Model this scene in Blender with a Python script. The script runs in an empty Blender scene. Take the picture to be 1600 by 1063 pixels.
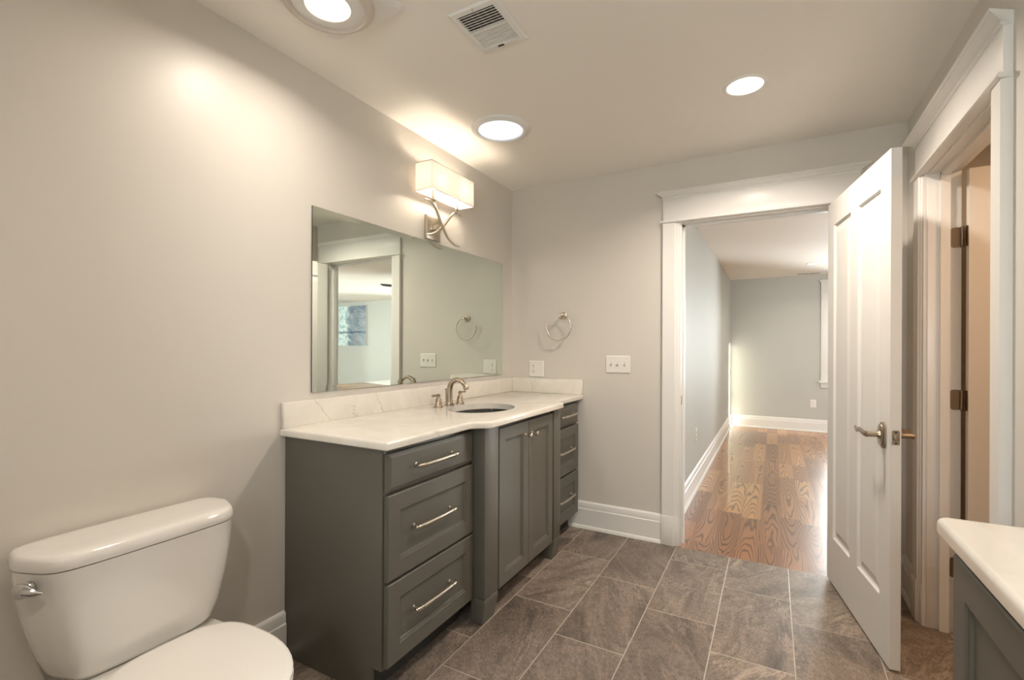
import bpy, bmesh, math, random
from mathutils import Vector, Matrix
random.seed(7)
S = bpy.context.scene
COL = S.collection
PI = math.pi

# ------------------------------------------------------------------ camera
W, H, WT = 2.345, 2.4355, 0.115          # right wall x, ceiling height, wall thickness
cam_d = bpy.data.cameras.new('camera')
cam = bpy.data.objects.new('camera', cam_d)
COL.objects.link(cam)
F_PX, PY, YAW, ROLL = 745.03, 542.15, 0.5019, 0.004
cam_d.sensor_width = 36.0
cam_d.lens = 36.0 * F_PX / 1600.0
cam_d.shift_y = (PY - 531.5) / 1600.0
cam_d.clip_start = 0.02
_r = Vector((math.cos(YAW), math.sin(YAW), 0)); _f = Vector((-math.sin(YAW), math.cos(YAW), 0)); _u = Vector((0, 0, 1))
_R = _r * math.cos(ROLL) + _u * math.sin(ROLL); _U = _u * math.cos(ROLL) - _r * math.sin(ROLL)
m3 = Matrix((_R, _U, -_f)).transposed()
cam.matrix_world = Matrix.Translation((1.7383, -3.1589, 1.2557)) @ m3.to_4x4()
S.camera = cam

# ------------------------------------------------------------------ exposure, world, lights
S.view_settings.view_transform = 'Standard'
S.view_settings.look = 'None'
S.view_settings.gamma = 1.0
S.view_settings.use_curve_mapping = False
S.view_settings.exposure = 0.62
try:
    S.cycles.use_denoising = True
    S.cycles.max_bounces = 10
    S.cycles.diffuse_bounces = 6
    S.cycles.glossy_bounces = 6
    S.cycles.transparent_max_bounces = 12
    S.cycles.caustics_reflective = False
    S.cycles.caustics_refractive = False
    S.cycles.sample_clamp_indirect = 6.0
except Exception:
    pass
world = bpy.data.worlds.new('daylight')
S.world = world
world.use_nodes = True
_bg = world.node_tree.nodes['Background']
_bg.inputs[0].default_value = (0.95, 0.97, 0.98, 1)
_bg.inputs[1].default_value = 23.0

def light(name, kind, loc, power, color, rot=None, size=0.1, size_y=None, spread=None, shape=None, radius=None, portal=False):
    d = bpy.data.lights.new(name, kind)
    d.energy = power; d.color = color
    if kind == 'AREA':
        d.shape = shape or 'DISK'; d.size = size
        if size_y: d.size_y = size_y
        if spread: d.spread = spread
        if portal: d.cycles.is_portal = True
    if radius is not None: d.shadow_soft_size = radius
    o = bpy.data.objects.new(name, d); COL.objects.link(o); o.location = loc
    if rot: o.rotation_euler = rot
    return o
WARM = (1.0, 0.87, 0.75)
P_RECESSED, P_FAN, P_REAR_FILL, P_CLOSET, P_SUN = 14.0, 4.3, 7.5, 9.0, 24.0
sun = light('sun', 'SUN', (9, 1, 4), P_SUN, (1.0, 0.90, 0.74))
sun.rotation_euler = Vector((-0.985, 0.140, -0.10)).to_track_quat('-Z', 'Y').to_euler()
sun.data.angle = 0.012

# ------------------------------------------------------------------ node materials
def mat(name, col, rough=0.5, metal=0.0, spec=0.5, coat=0.0):
    m = bpy.data.materials.new(name); m.use_nodes = True
    b = m.node_tree.nodes['Principled BSDF']
    b.inputs['Base Color'].default_value = (*col, 1)
    b.inputs['Roughness'].default_value = rough
    b.inputs['Metallic'].default_value = metal
    b.inputs['Specular IOR Level'].default_value = spec
    if coat:
        b.inputs['Coat Weight'].default_value = coat
        b.inputs['Coat Roughness'].default_value = 0.08
    return m
class NT:
    def __init__(s, m):
        s.m = m; s.t = m.node_tree; s.b = s.t.nodes['Principled BSDF']
    def n(s, typ, **k):
        nd = s.t.nodes.new(typ)
        for a, v in k.items(): setattr(nd, a, v)
        return nd
    def lk(s, a, b): s.t.links.new(a, b)
    def put(s, sock, v):
        if hasattr(v, 'is_output'): s.lk(v, sock)
        else: sock.default_value = v
    def M(s, op, a, b=0.0, c=0.0):
        nd = s.n('ShaderNodeMath', operation=op)
        for i, v in enumerate((a, b, c)): s.put(nd.inputs[i], v)
        return nd.outputs[0]
    def V(s, op, a, b=(0, 0, 0)):
        nd = s.n('ShaderNodeVectorMath', operation=op)
        s.put(nd.inputs[0], a); s.put(nd.inputs[1], b)
        return nd.outputs[0]
    def xyz(s, x, y, z):
        nd = s.n('ShaderNodeCombineXYZ')
        for i, v in enumerate((x, y, z)): s.put(nd.inputs[i], v)
        return nd.outputs[0]
    def pos(s):
        g = s.n('ShaderNodeNewGeometry'); sp = s.n('ShaderNodeSeparateXYZ'); s.lk(g.outputs['Position'], sp.inputs[0])
        return g.outputs['Position'], sp.outputs
    def noise(s, vec, scale, detail=4, rough=0.55, dist=0.0):
        nd = s.n('ShaderNodeTexNoise'); s.put(nd.inputs['Vector'], vec)
        nd.inputs['Scale'].default_value = scale; nd.inputs['Detail'].default_value = detail
        nd.inputs['Roughness'].default_value = rough; nd.inputs['Distortion'].default_value = dist
        return nd.outputs['Fac']
    def rnd(s, vec):
        nd = s.n('ShaderNodeTexWhiteNoise', noise_dimensions='3D'); s.put(nd.inputs['Vector'], vec)
        return nd.outputs['Value'], nd.outputs['Color']
    def ramp(s, fac, stops, interp='LINEAR'):
        nd = s.n('ShaderNodeValToRGB'); s.put(nd.inputs[0], fac); cr = nd.color_ramp; cr.interpolation = interp
        while len(cr.elements) > 1: cr.elements.remove(cr.elements[-1])
        for i, (p, c) in enumerate(stops):
            e = cr.elements[0] if i == 0 else cr.elements.new(p)
            e.position = p; e.color = (*c, 1) if len(c) == 3 else c
        return nd.outputs[0]
    def mix(s, fac, a, b, mode='MIX'):
        nd = s.n('ShaderNodeMix', data_type='RGBA', blend_type=mode)
        s.put(nd.inputs[0], fac)
        for sock, v in ((nd.inputs[6], a), (nd.inputs[7], b)):
            s.put(sock, (*v, 1) if isinstance(v, tuple) and len(v) == 3 else v)
        return nd.outputs[2]
    def bump(s, h, strength=0.2, dist=0.002):
        nd = s.n('ShaderNodeBump'); nd.inputs['Strength'].default_value = strength; nd.inputs['Distance'].default_value = dist
        s.put(nd.inputs['Height'], h); s.lk(nd.outputs[0], s.b.inputs['Normal'])

def paint(name, col, rough, scale=260, strength=0.06, spec=0.5):
    m = mat(name, col, rough, spec=spec); t = NT(m); p, _ = t.pos()
    n = t.noise(p, 3.0, 2)
    t.lk(t.mix(n, tuple(c * 0.985 for c in col), tuple(min(1, c * 1.015) for c in col)), t.b.inputs['Base Color'])
    t.bump(t.noise(p, scale, 2), strength, 0.0006)
    return m

M_WALL = paint('wall_paint_warm_grey', (0.650, 0.622, 0.572), 0.38, spec=0.42)
M_WALLB = paint('wall_paint_bedroom_grey', (0.50, 0.505, 0.475), 0.6, spec=0.3)
M_WALLC = paint('wall_paint_closet', (0.58, 0.52, 0.46), 0.5)
M_CEIL = paint('ceiling_paint', (0.87, 0.85, 0.80), 0.75, spec=0.3)
M_TRIM = paint('trim_white', (0.78, 0.775, 0.75), 0.33, 120, 0.02)
M_DOOR = paint('door_white', (0.73, 0.72, 0.69), 0.50, 120, 0.03)
M_CAB = paint('cabinet_grey_paint', (0.116, 0.109, 0.090), 0.42, 150, 0.04, spec=0.5)
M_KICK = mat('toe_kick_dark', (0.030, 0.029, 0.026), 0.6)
M_NICK = mat('brushed_nickel', (0.62, 0.56, 0.47), 0.28, 1.0)
M_BRONZE = mat('aged_nickel', (0.42, 0.35, 0.27), 0.30, 1.0)
M_HINGE = mat('hinge_bronze', (0.27, 0.21, 0.155), 0.34, 1.0)
M_CHROME = mat('chrome', (0.62, 0.62, 0.63), 0.16, 1.0)
M_PORC = mat('porcelain', (0.77, 0.76, 0.73), 0.10, coat=0.6)
M_SEAT = mat('seat_plastic', (0.80, 0.79, 0.76), 0.16)
M_PLAST = mat('white_plastic', (0.80, 0.79, 0.75), 0.30)
M_DARK = mat('dark_slot', (0.015, 0.014, 0.013), 0.6)
M_SINK = mat('sink_dark_glaze', (0.035, 0.035, 0.032), 0.12)
M_FANB = mat('fan_blade_dark', (0.012, 0.016, 0.028), 0.4)
M_VENTIN = mat('duct_inside', (0.10, 0.075, 0.05), 0.7)

def emit(name, col, strength):
    m = bpy.data.materials.new(name); m.use_nodes = True; t = m.node_tree
    t.nodes.remove(t.nodes['Principled BSDF'])
    e = t.nodes.new('ShaderNodeEmission'); e.inputs[0].default_value = (*col, 1); e.inputs[1].default_value = strength
    t.links.new(e.outputs[0], t.nodes['Material Output'].inputs[0])
    return m
M_LENSW = emit('lamp_lens_warm', (1.0, 0.86, 0.68), 5.0)
M_LENSC = emit('sun_tunnel_lens', (0.80, 0.90, 1.0), 0.95)
M_BULB = emit('bulb_glow', (1.0, 0.83, 0.65), 135.0)

def glass(name):
    m = bpy.data.materials.new(name); m.use_nodes = True; t = m.node_tree
    t.nodes.remove(t.nodes['Principled BSDF'])
    tr = t.nodes.new('ShaderNodeBsdfTransparent'); gl = t.nodes.new('ShaderNodeBsdfGlossy'); gl.inputs['Roughness'].default_value = 0.02
    tr.inputs[0].default_value = (0.96, 0.98, 0.97, 1)
    fr = t.nodes.new('ShaderNodeFresnel'); fr.inputs[0].default_value = 1.45
    mx = t.nodes.new('ShaderNodeMixShader')
    t.links.new(fr.outputs[0], mx.inputs[0]); t.links.new(tr.outputs[0], mx.inputs[1]); t.links.new(gl.outputs[0], mx.inputs[2])
    t.links.new(mx.outputs[0], t.nodes['Material Output'].inputs[0])
    return m
M_GLASS = glass('window_glass')
M_MIRROR = mat('mirror_silver', (0.80, 0.86, 0.795), 0.0, 1.0)

# lamp shade: cloth that lets the bulbs through
M_SHADE = bpy.data.materials.new('lamp_shade_cloth'); M_SHADE.use_nodes = True
_t = M_SHADE.node_tree; _t.nodes.remove(_t.nodes['Principled BSDF'])
_tl = _t.nodes.new('ShaderNodeBsdfTranslucent'); _df = _t.nodes.new('ShaderNodeBsdfDiffuse'); _mx = _t.nodes.new('ShaderNodeMixShader')
_tl.inputs[0].default_value = (0.95, 0.90, 0.84, 1); _df.inputs[0].default_value = (0.9, 0.88, 0.85, 1); _mx.inputs[0].default_value = 0.60
_em = _t.nodes.new('ShaderNodeEmission'); _em.inputs[0].default_value = (1.0, 0.95, 0.90, 1); _em.inputs[1].default_value = 0.06
_ad = _t.nodes.new('ShaderNodeAddShader')
_t.links.new(_df.outputs[0], _mx.inputs[1]); _t.links.new(_tl.outputs[0], _mx.inputs[2])
_t.links.new(_mx.outputs[0], _ad.inputs[0]); _t.links.new(_em.outputs[0], _ad.inputs[1])
_t.links.new(_ad.outputs[0], _t.nodes['Material Output'].inputs[0])

def make_tile():
    m = mat('slate_tile', (0.12, 0.1, 0.09), 0.42, spec=0.45); t = NT(m); p, o = t.pos()
    TP, TL, XG, Y0 = 0.3048, 0.6067, 1.2069, -0.426
    uu = t.M('DIVIDE', t.M('SUBTRACT', o[0], XG - 2 * TP), TP)
    col = t.M('FLOOR', uu); fu = t.M('FRACT', uu)
    vv = t.M('DIVIDE', t.M('ADD', t.M('SUBTRACT', o[1], Y0), t.M('MULTIPLY', col, 0.2022)), TL)
    row = t.M('FLOOR', vv); fv = t.M('FRACT', vv)
    du = t.M('MULTIPLY', t.M('MINIMUM', fu, t.M('SUBTRACT', 1.0, fu)), TP)
    dv = t.M('MULTIPLY', t.M('MINIMUM', fv, t.M('SUBTRACT', 1.0, fv)), TL)
    d = t.M('MINIMUM', du, dv)
    grout = t.M('LESS_THAN', d, 0.0022)
    rv, rc = t.rnd(t.xyz(col, row, 3.0))
    off = t.V('MULTIPLY', rc, (9.0, 9.0, 9.0))
    lp = t.V('ADD', p, off)
    # rotate a bit per tile so that the clefts run at a slant
    sk = t.n('ShaderNodeVectorRotate', rotation_type='Z_AXIS'); t.lk(lp, sk.inputs['Vector'])
    t.put(sk.inputs['Angle'], t.M('MULTIPLY', t.M('SUBTRACT', rv, 0.5), 1.5))
    st = t.V('MULTIPLY', sk.outputs[0], (3.2, 1.0, 1.0))
    big = t.noise(st, 1.9, 5, 0.6, 0.6)
    fine = t.noise(sk.outputs[0], 42, 6, 0.72)
    grain = t.noise(t.V('MULTIPLY', sk.outputs[0], (1.0, 0.35, 1.0)), 160, 4, 0.7)
    base = t.ramp(big, [(0.28, (0.070, 0.057, 0.048)), (0.42, (0.150, 0.123, 0.103)), (0.54, (0.225, 0.186, 0.155)), (0.62, (0.145, 0.119, 0.100)), (0.76, (0.32, 0.258, 0.208))])
    base = t.mix(t.M('MULTIPLY', fine, 0.9), t.mix(1.0, base, (0.40, 0.39, 0.39), 'MULTIPLY'), t.mix(1.0, base, (1.75, 1.73, 1.70), 'MULTIPLY'))
    base = t.mix(0.75, base, t.mix(1.0, base, t.ramp(grain, [(0.3, (0.45, 0.45, 0.45)), (0.7, (1.6, 1.58, 1.55))]), 'MULTIPLY'))
    # pale cleft edges
    v = t.noise(t.V('MULTIPLY', sk.outputs[0], (2.4, 0.8, 1.0)), 2.3, 6, 0.68, 1.2)
    ridge = t.M('SUBTRACT', 1.0, t.M('MULTIPLY', t.M('ABSOLUTE', t.M('SUBTRACT', v, 0.5)), 44.0))
    ridge = t.M('MAXIMUM', ridge, 0.0)
    zone = t.ramp(t.noise(lp, 2.2, 2), [(0.42, (0, 0, 0)), (0.58, (1, 1, 1))])
    ridge = t.M('MULTIPLY', ridge, zone)
    base = t.mix(t.M('MULTIPLY', ridge, 0.75), base, (0.38, 0.31, 0.245))
    tone = t.M('ADD', 0.80, t.M('MULTIPLY', rv, 0.42))
    base = t.mix(1.0, base, t.xyz(tone, tone, tone), 'MULTIPLY')
    c = t.mix(grout, base, (0.42, 0.37, 0.30))
    t.lk(c, t.b.inputs['Base Color'])
    t.lk(t.M('ADD', 0.33, t.M('MULTIPLY', fine, 0.25)), t.b.inputs['Roughness'])
    edge = t.M('MINIMUM', t.M('DIVIDE', d, 0.004), 1.0)
    h = t.M('ADD', t.M('MULTIPLY', edge, 1.0), t.M('ADD', t.M('MULTIPLY', big, 0.9), t.M('MULTIPLY', fine, 0.5)))
    t.bump(h, 0.55, 0.0022)
    return m
M_TILE = make_tile()

def make_wood():
    m = mat('oak_boards', (0.3, 0.16, 0.08), 0.26, spec=0.5, coat=0.25); t = NT(m); p, o = t.pos()
    BW = 0.128
    uu = t.M('DIVIDE', t.M('SUBTRACT', o[0], 1.148), BW)
    col = t.M('FLOOR', uu); fu = t.M('FRACT', uu)
    r1, _ = t.rnd(t.xyz(col, 1.0, 0.0)); r2, _ = t.rnd(t.xyz(col, 2.0, 0.0))
    ln = t.M('ADD', 0.62, t.M('MULTIPLY', r2, 0.55))
    vv = t.M('DIVIDE', t.M('ADD', o[1], t.M('MULTIPLY', r1, 3.0)), ln)
    row = t.M('FLOOR', vv); fv = t.M('FRACT', vv)
    rv, rc = t.rnd(t.xyz(col, row, 5.0))
    lp = t.V('ADD', t.xyz(t.M('SUBTRACT', fu, 0.5), t.M('MULTIPLY', t.M('SUBTRACT', fv, 0.5), ln), 0.0), t.V('MULTIPLY', rc, (0.0, 0.0, 40.0)))
    # cathedral grain: contour lines of a slow stretched field that bows up along the board
    fld = t.noise(t.V('MULTIPLY', t.V('ADD', lp, t.V('MULTIPLY', rc, (5.0, 7.0, 0.0))), (1.15, 1.0, 1.0)), 1.0, 2, 0.4, 0.35)
    bow = t.M('MULTIPLY', t.M('POWER', t.M('ABSOLUTE', t.M('SUBTRACT', fu, 0.5)), 2.0), 1.6)
    sgn = t.M('MULTIPLY', t.M('SUBTRACT', rv, 0.5), 1.8)
    f2 = t.M('ADD', fld, t.M('ADD', bow, t.M('MULTIPLY', sgn, t.M('MULTIPLY', t.M('SUBTRACT', fv, 0.5), ln))))
    ring = t.M('FRACT', t.M('MULTIPLY', f2, 8.5))
    line = t.ramp(ring, [(0.0, (0.10, 0.09, 0.09)), (0.14, (0.42, 0.40, 0.38)), (0.32, (1, 1, 1)), (0.84, (0.95, 0.95, 0.95)), (1.0, (0.12, 0.11, 0.11))])
    pore = t.noise(t.V('MULTIPLY', p, (14.0, 0.9, 1.0)), 22, 4, 0.7)
    boards = t.ramp(rv, [(0.0, (0.30, 0.140, 0.068)), (0.25, (0.44, 0.220, 0.100)), (0.5, (0.36, 0.170, 0.080)), (0.72, (0.55, 0.295, 0.135)), (0.9, (0.40, 0.200, 0.095))], 'CONSTANT')
    c = t.mix(0.82, boards, t.mix(1.0, boards, line, 'MULTIPLY'))
    c = t.mix(0.45, c, t.mix(1.0, c, t.ramp(pore, [(0.32, (0.6, 0.58, 0.55)), (0.62, (1.2, 1.2, 1.2))]), 'MULTIPLY'))
    du = t.M('MULTIPLY', t.M('MINIMUM', fu, t.M('SUBTRACT', 1.0, fu)), BW)
    dv = t.M('MULTIPLY', t.M('MINIMUM', fv, t.M('SUBTRACT', 1.0, fv)), ln)
    seam = t.M('LESS_THAN', t.M('MINIMUM', du, dv), 0.0009)
    c = t.mix(t.M('MULTIPLY', seam, 0.75), c, (0.06, 0.03, 0.015))
    t.lk(c, t.b.inputs['Base Color'])
    t.lk(t.M('ADD', 0.22, t.M('MULTIPLY', pore, 0.16)), t.b.inputs['Roughness'])
    t.bump(t.M('MULTIPLY', pore, 0.5), 0.12, 0.001)
    return m
M_WOOD = make_wood()

def make_quartz():
    m = mat('white_quartz', (0.76, 0.72, 0.66), 0.14, spec=0.5); t = NT(m); p, o = t.pos()
    q = t.V('MULTIPLY', p, (1.0, 1.0, 0.8))
    n1 = t.noise(q, 2.1, 7, 0.62, 0.9)
    vein = t.M('MAXIMUM', t.M('SUBTRACT', 1.0, t.M('MULTIPLY', t.M('ABSOLUTE', t.M('SUBTRACT', n1, 0.5)), 105.0)), 0.0)
    zone = t.ramp(t.noise(p, 3.4, 2), [(0.62, (0, 0, 0)), (0.74, (1, 1, 1))])
    n2 = t.noise(q, 5.0, 6, 0.65, 0.6)
    haze = t.ramp(n2, [(0.35, (0.90, 0.90, 0.89)), (0.6, (1, 1, 1))])
    base = t.mix(1.0, (0.78, 0.75, 0.69), haze, 'MULTIPLY')
    c = t.mix(t.M('MULTIPLY', t.M('MULTIPLY', vein, zone), 0.8), base, (0.26, 0.25, 0.235))
    # slanting veins that cross the upstand
    wob = t.M('MULTIPLY', t.M('SUBTRACT', t.noise(p, 38, 3), 0.5), 0.035)
    up = t.M('MULTIPLY', t.M('GREATER_THAN', o[2], 0.9245), t.M('LESS_THAN', o[2], 1.03))
    brk = t.ramp(t.noise(p, 30, 3), [(0.36, (0.1, 0.1, 0.1)), (0.55, (1, 1, 1))])
    for ax, c0, k, lo, hi, w in ((1, -1.775, 0.75, 0, 0, 0.0022), (1, -1.425, 0.55, 0, 0, 0.0018), (1, -1.115, 0.35, 0, 0, 0.0010), (0, 0.168, 0.25, 0, 0, 0.0018)):
        lim = t.M('LESS_THAN', o[0], 0.024) if ax == 1 else t.M('MULTIPLY', t.M('GREATER_THAN', o[0], 0.024), t.M('GREATER_THAN', o[1], -0.03))
        dd = t.M('ABSOLUTE', t.M('ADD', wob, t.M('SUBTRACT', o[ax], t.M('ADD', c0, t.M('MULTIPLY', t.M('SUBTRACT', 1.027, o[2]), k)))))
        ln = t.M('MAXIMUM', t.M('SUBTRACT', 1.0, t.M('DIVIDE', dd, w)), 0.0)
        c = t.mix(t.M('MULTIPLY', t.M('MULTIPLY', t.M('MULTIPLY', ln, up), lim), t.M('MULTIPLY', brk, 0.85)), c, (0.22, 0.21, 0.19))
    t.lk(c, t.b.inputs['Base Color'])
    return m
M_QUARTZ = make_quartz()

def make_canvas():
    m = mat('canvas_print_blue', (0.3, 0.4, 0.5), 0.35); t = NT(m); p, o = t.pos()
    n = t.noise(p, 2.4, 5, 0.6, 1.4); n3 = t.noise(p, 7.0, 4, 0.6, 2.0)
    c = t.ramp(n, [(0.30, (0.10, 0.15, 0.21)), (0.48, (0.21, 0.26, 0.32)), (0.62, (0.30, 0.33, 0.38)), (0.78, (0.46, 0.50, 0.54))])
    # swirl of pale rings, right of the middle
    cx = t.M('SUBTRACT', o[0], 7.24); cz = t.M('SUBTRACT', o[2], 1.86)
    rr = t.M('ADD', t.M('SQRT', t.M('ADD', t.M('MULTIPLY', cx, cx), t.M('MULTIPLY', cz, cz))), t.M('MULTIPLY', n3, 0.10))
    sw_ = t.M('MULTIPLY', t.M('POWER', t.M('ABSOLUTE', t.M('SINE', t.M('MULTIPLY', rr, 42.0))), 10.0), t.M('LESS_THAN', rr, 0.36))
    c = t.mix(t.M('MULTIPLY', sw_, 0.5), c, (0.50, 0.55, 0.58))
    # white falls at the far side
    fall = t.ramp(t.M('ADD', t.M('SUBTRACT', o[0], 7.42), t.M('MULTIPLY', t.M('SUBTRACT', n, 0.5), 0.7)), [(0.12, (0, 0, 0)), (0.24, (1, 1, 1))])
    c = t.mix(fall, c, t.ramp(n3, [(0.35, (0.30, 0.52, 0.58)), (0.6, (0.80, 0.88, 0.88))]))
    bar = t.M('MAXIMUM', t.M('SUBTRACT', 1.0, t.M('MULTIPLY', t.M('ABSOLUTE', t.M('SUBTRACT', o[2], t.M('ADD', 1.545, t.M('MULTIPLY', n, 0.10)))), 24.0)), 0.0)
    t.lk(t.mix(t.M('MULTIPLY', bar, 0.85), c, (0.02, 0.06, 0.11)), t.b.inputs['Base Color'])
    return m
M_CANVAS = make_canvas()

# ------------------------------------------------------------------ mesh builder
class MB:
    def __init__(s): s.v = []; s.f = []; s.mi = []; s.cur = 0
    def add(s, vs, fs):
        k = len(s.v); s.v += [tuple(v) for v in vs]
        for f in fs: s.f.append(tuple(i + k for i in f)); s.mi.append(s.cur)
        return s
    def box(s, x0, x1, y0, y1, z0, z1):
        v = [(x, y, z) for z in (z0, z1) for y in (y0, y1) for x in (x0, x1)]
        return s.add(v, [(0, 2, 3, 1), (4, 5, 7, 6), (0, 1, 5, 4), (2, 6, 7, 3), (0, 4, 6, 2), (1, 3, 7, 5)])
    def loft(s, rings, cap0=True, cap1=True, close=True):
        n = len(rings[0]); vs = [p for r in rings for p in r]; fs = []
        for i in range(len(rings) - 1):
            for j in range(n if close else n - 1):
                a = i * n + j; b = i * n + (j + 1) % n
                fs.append((a, b, b + n, a + n))
        if cap0: fs.append(tuple(range(n))[::-1])
        if cap1: fs.append(tuple(range((len(rings) - 1) * n, len(rings) * n)))
        return s.add(vs, fs)
    def prism(s, poly, axis, a, b):
        def P(t, h):
            return {'x': (h, t[0], t[1]), 'y': (t[0], h, t[1]), 'z': (t[0], t[1], h)}[axis]
        return s.loft([[P(t, a) for t in poly], [P(t, b) for t in poly]])
    def lathe(s, prof, org=(0, 0, 0), axis=(0, 0, 1), n=24, sx=1.0, sy=1.0, cap0=True, cap1=True):
        ax = Vector(axis).normalized(); q = Vector((0, 0, 1)).rotation_difference(ax); o = Vector(org)
        rings = [[o + q @ Vector((r * sx * math.cos(2 * PI * j / n), r * sy * math.sin(2 * PI * j / n), h)) for j in range(n)] for r, h in prof]
        return s.loft(rings, cap0, cap1)
    def cyl(s, p0, p1, r0, r1=None, n=16):
        p0 = Vector(p0); p1 = Vector(p1); d = p1 - p0
        return s.lathe([(r0, 0), (r1 if r1 is not None else r0, d.length)], p0, d, n)
    def sphere(s, c, r, n=14):
        return s.lathe([(max(1e-4, r * math.sin(PI * i / n)), -r * math.cos(PI * i / n)) for i in range(n + 1)], c, n=2 * n)
    def tube(s, pts, r, n=10, flat=None):
        pts = [Vector(p) for p in pts]; rs = r if isinstance(r, (list, tuple)) else [r] * len(pts)
        rings = []; up = None
        for i, p in enumerate(pts):
            t = (pts[min(i + 1, len(pts) - 1)] - pts[max(i - 1, 0)]).normalized()
            if up is None:
                up = Vector((0, 0, 1)) if abs(t.z) < 0.9 else Vector((1, 0, 0))
            a = t.cross(up).normalized(); b = a.cross(t).normalized(); up = b
            fa, fb = flat or (1, 1)
            rings.append([p + a * (math.cos(2 * PI * j / n) * rs[i] * fa) + b * (math.sin(2 * PI * j / n) * rs[i] * fb) for j in range(n)])
        return s.loft(rings)
    def xf(s, fn):
        s.v = [tuple(fn(Vector(v))) for v in s.v]; return s
    def build(s, name, mats, parent=None, bevel=0.0, seg=2, smooth=None, origin=None):
        """mesh in the parent's local frame; origin (world) shifts a top-level mesh's own origin"""
        me = bpy.data.meshes.new(name)
        vs = s.v
        if origin is not None:
            vs = [(x - origin[0], y - origin[1], z - origin[2]) for x, y, z in vs]
        me.from_pydata(vs, [], s.f)
        for m in (mats if isinstance(mats, (list, tuple)) else [mats]): me.materials.append(m)
        me.polygons.foreach_set('material_index', s.mi)
        bm = bmesh.new(); bm.from_mesh(me)
        bmesh.ops.recalc_face_normals(bm, faces=bm.faces)
        if bevel:
            es = [e for e in bm.edges if len(e.link_faces) == 2 and e.calc_face_angle(0) > 0.6]
            bmesh.ops.bevel(bm, geom=es, offset=bevel, segments=seg, affect='EDGES', profile=0.5, clamp_overlap=True)
        bm.to_mesh(me); bm.free()
        o = bpy.data.objects.new(name, me); COL.objects.link(o)
        if smooth is None: smooth = 0.6
        if smooth:
            me.polygons.foreach_set('use_smooth', [True] * len(me.polygons)); me.set_sharp_from_angle(angle=smooth)
        if parent is not None: o.parent = parent
        if origin is not None: o.location = origin
        me.update()
        return o

def tag(o, label=None, cat=None, group=None, kind=None):
    if label: o['label'] = label
    if cat: o['category'] = cat
    if group: o['group'] = group
    if kind: o['kind'] = kind
    return o
def thing(name, label, cat, loc=(0, 0, 0), rz=0.0, group=None, kind=None):
    o = bpy.data.objects.new(name, None); COL.objects.link(o); o.empty_display_size = 0.05
    o.location = loc; o.rotation_euler = (0, 0, rz)
    return tag(o, label, cat, group, kind)
def copy_tree(o, parent=None):
    c = o.copy(); COL.objects.link(c); c.parent = parent
    for ch in list(o.children): copy_tree(ch, c)
    return c
def rrect(cx, cy, hx, hy, r, n=6):
    out = []
    for sx, sy, a0 in ((1, 1, 0), (-1, 1, PI / 2), (-1, -1, PI), (1, -1, 1.5 * PI)):
        for i in range(n + 1):
            a = a0 + (PI / 2) * i / n
            out.append((cx + sx * (hx - r) + r * math.cos(a), cy + sy * (hy - r) + r * math.sin(a)))
    return out
def smoothpath(pts, k=6):
    """Catmull-Rom through pts"""
    P = [Vector(p) for p in pts]; P = [P[0] * 2 - P[1]] + P + [P[-1] * 2 - P[-2]]; out = []
    for i in range(1, len(P) - 2):
        for j in range(k):
            t = j / k; a, b, c, d = P[i - 1:i + 3]
            out.append(0.5 * ((2 * b) + (c - a) * t + (2 * a - 5 * b + 4 * c - d) * t * t + (3 * b - a - 3 * c + d) * t ** 3))
    out.append(P[-2]); return out

# ------------------------------------------------------------------ the room shell
RX1, RY0 = 2.60, -4.20                    # recess behind the second vanity, rear wall
OX0, OX1, OZ = 1.225, 2.035, 2.040        # doorway to the bedroom
DY0, DY1 = -1.140, -0.376                 # doorway in the right wall
BX0, BX1, BY1, BH = 1.125, 8.30, 5.30, 2.35
CX1 = 4.10
def struct(name, mb, m, label, cat, **k):
    return tag(mb.build(name, m, **k), label, cat, kind='structure')

TILE_Y = -0.025
struct('floor', MB().box(0, CX1, RY0, TILE_Y, -0.06, 0), M_TILE, 'floor of grey brown slate look tiles with pale grout', 'floor', smooth=0)
struct('floor_bedroom', MB().box(BX0 - 0.1, BX1, TILE_Y, BY1 + 0.1, -0.06, 0), M_WOOD, 'orange brown oak board floor beyond the doorway', 'floor', smooth=0)
struct('ceiling', MB().box(0, CX1, RY0, 0, H, H + 0.06), M_CEIL, 'plain painted bathroom ceiling with round lights', 'ceiling', smooth=0)
struct('ceiling_bedroom', MB().box(BX0, BX1, WT, BY1, BH, BH + 0.06), M_CEIL, 'painted ceiling of the room beyond the doorway', 'ceiling', smooth=0)
struct('wall_left', MB().box(-WT, 0, RY0 - WT, WT, -0.06, H + 0.06), M_WALL, 'warm grey wall behind the toilet and mirror', 'wall', smooth=0)
J = 0.018
wb = MB()
wb.box(0, OX0 - J, 0, WT, -0.06, H + 0.06).box(OX1 + J, CX1 + WT, 0, WT, -0.06, H + 0.06).box(OX0 - J, OX1 + J, 0, WT, OZ + J, H + 0.06)
struct('wall_back', wb, M_WALL, 'warm grey wall with the doorway and the towel ring', 'wall', smooth=0)
wr = MB()
wr.box(W, W + WT, DY1 + J, 0, -0.06, H + 0.06).box(W, W + WT, -1.75, DY0 - J, -0.06, H + 0.06).box(W, W + WT, DY0 - J, DY1 + J, OZ + J, H + 0.06)
wr.box(W, CX1, -1.75 - WT, -1.75, -0.06, H + 0.06).box(RX1, RX1 + WT, RY0 - WT, -1.75 - WT, -0.06, H + 0.06)
struct('wall_right', wr, M_WALL, 'warm grey wall with the second doorway at right', 'wall', smooth=0)
struct('wall_closet', MB().box(CX1, CX1 + WT, -1.75 - WT, 0, -0.06, H + 0.06), M_WALLC, 'wall of the small room behind the right doorway', 'wall', smooth=0)
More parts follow.
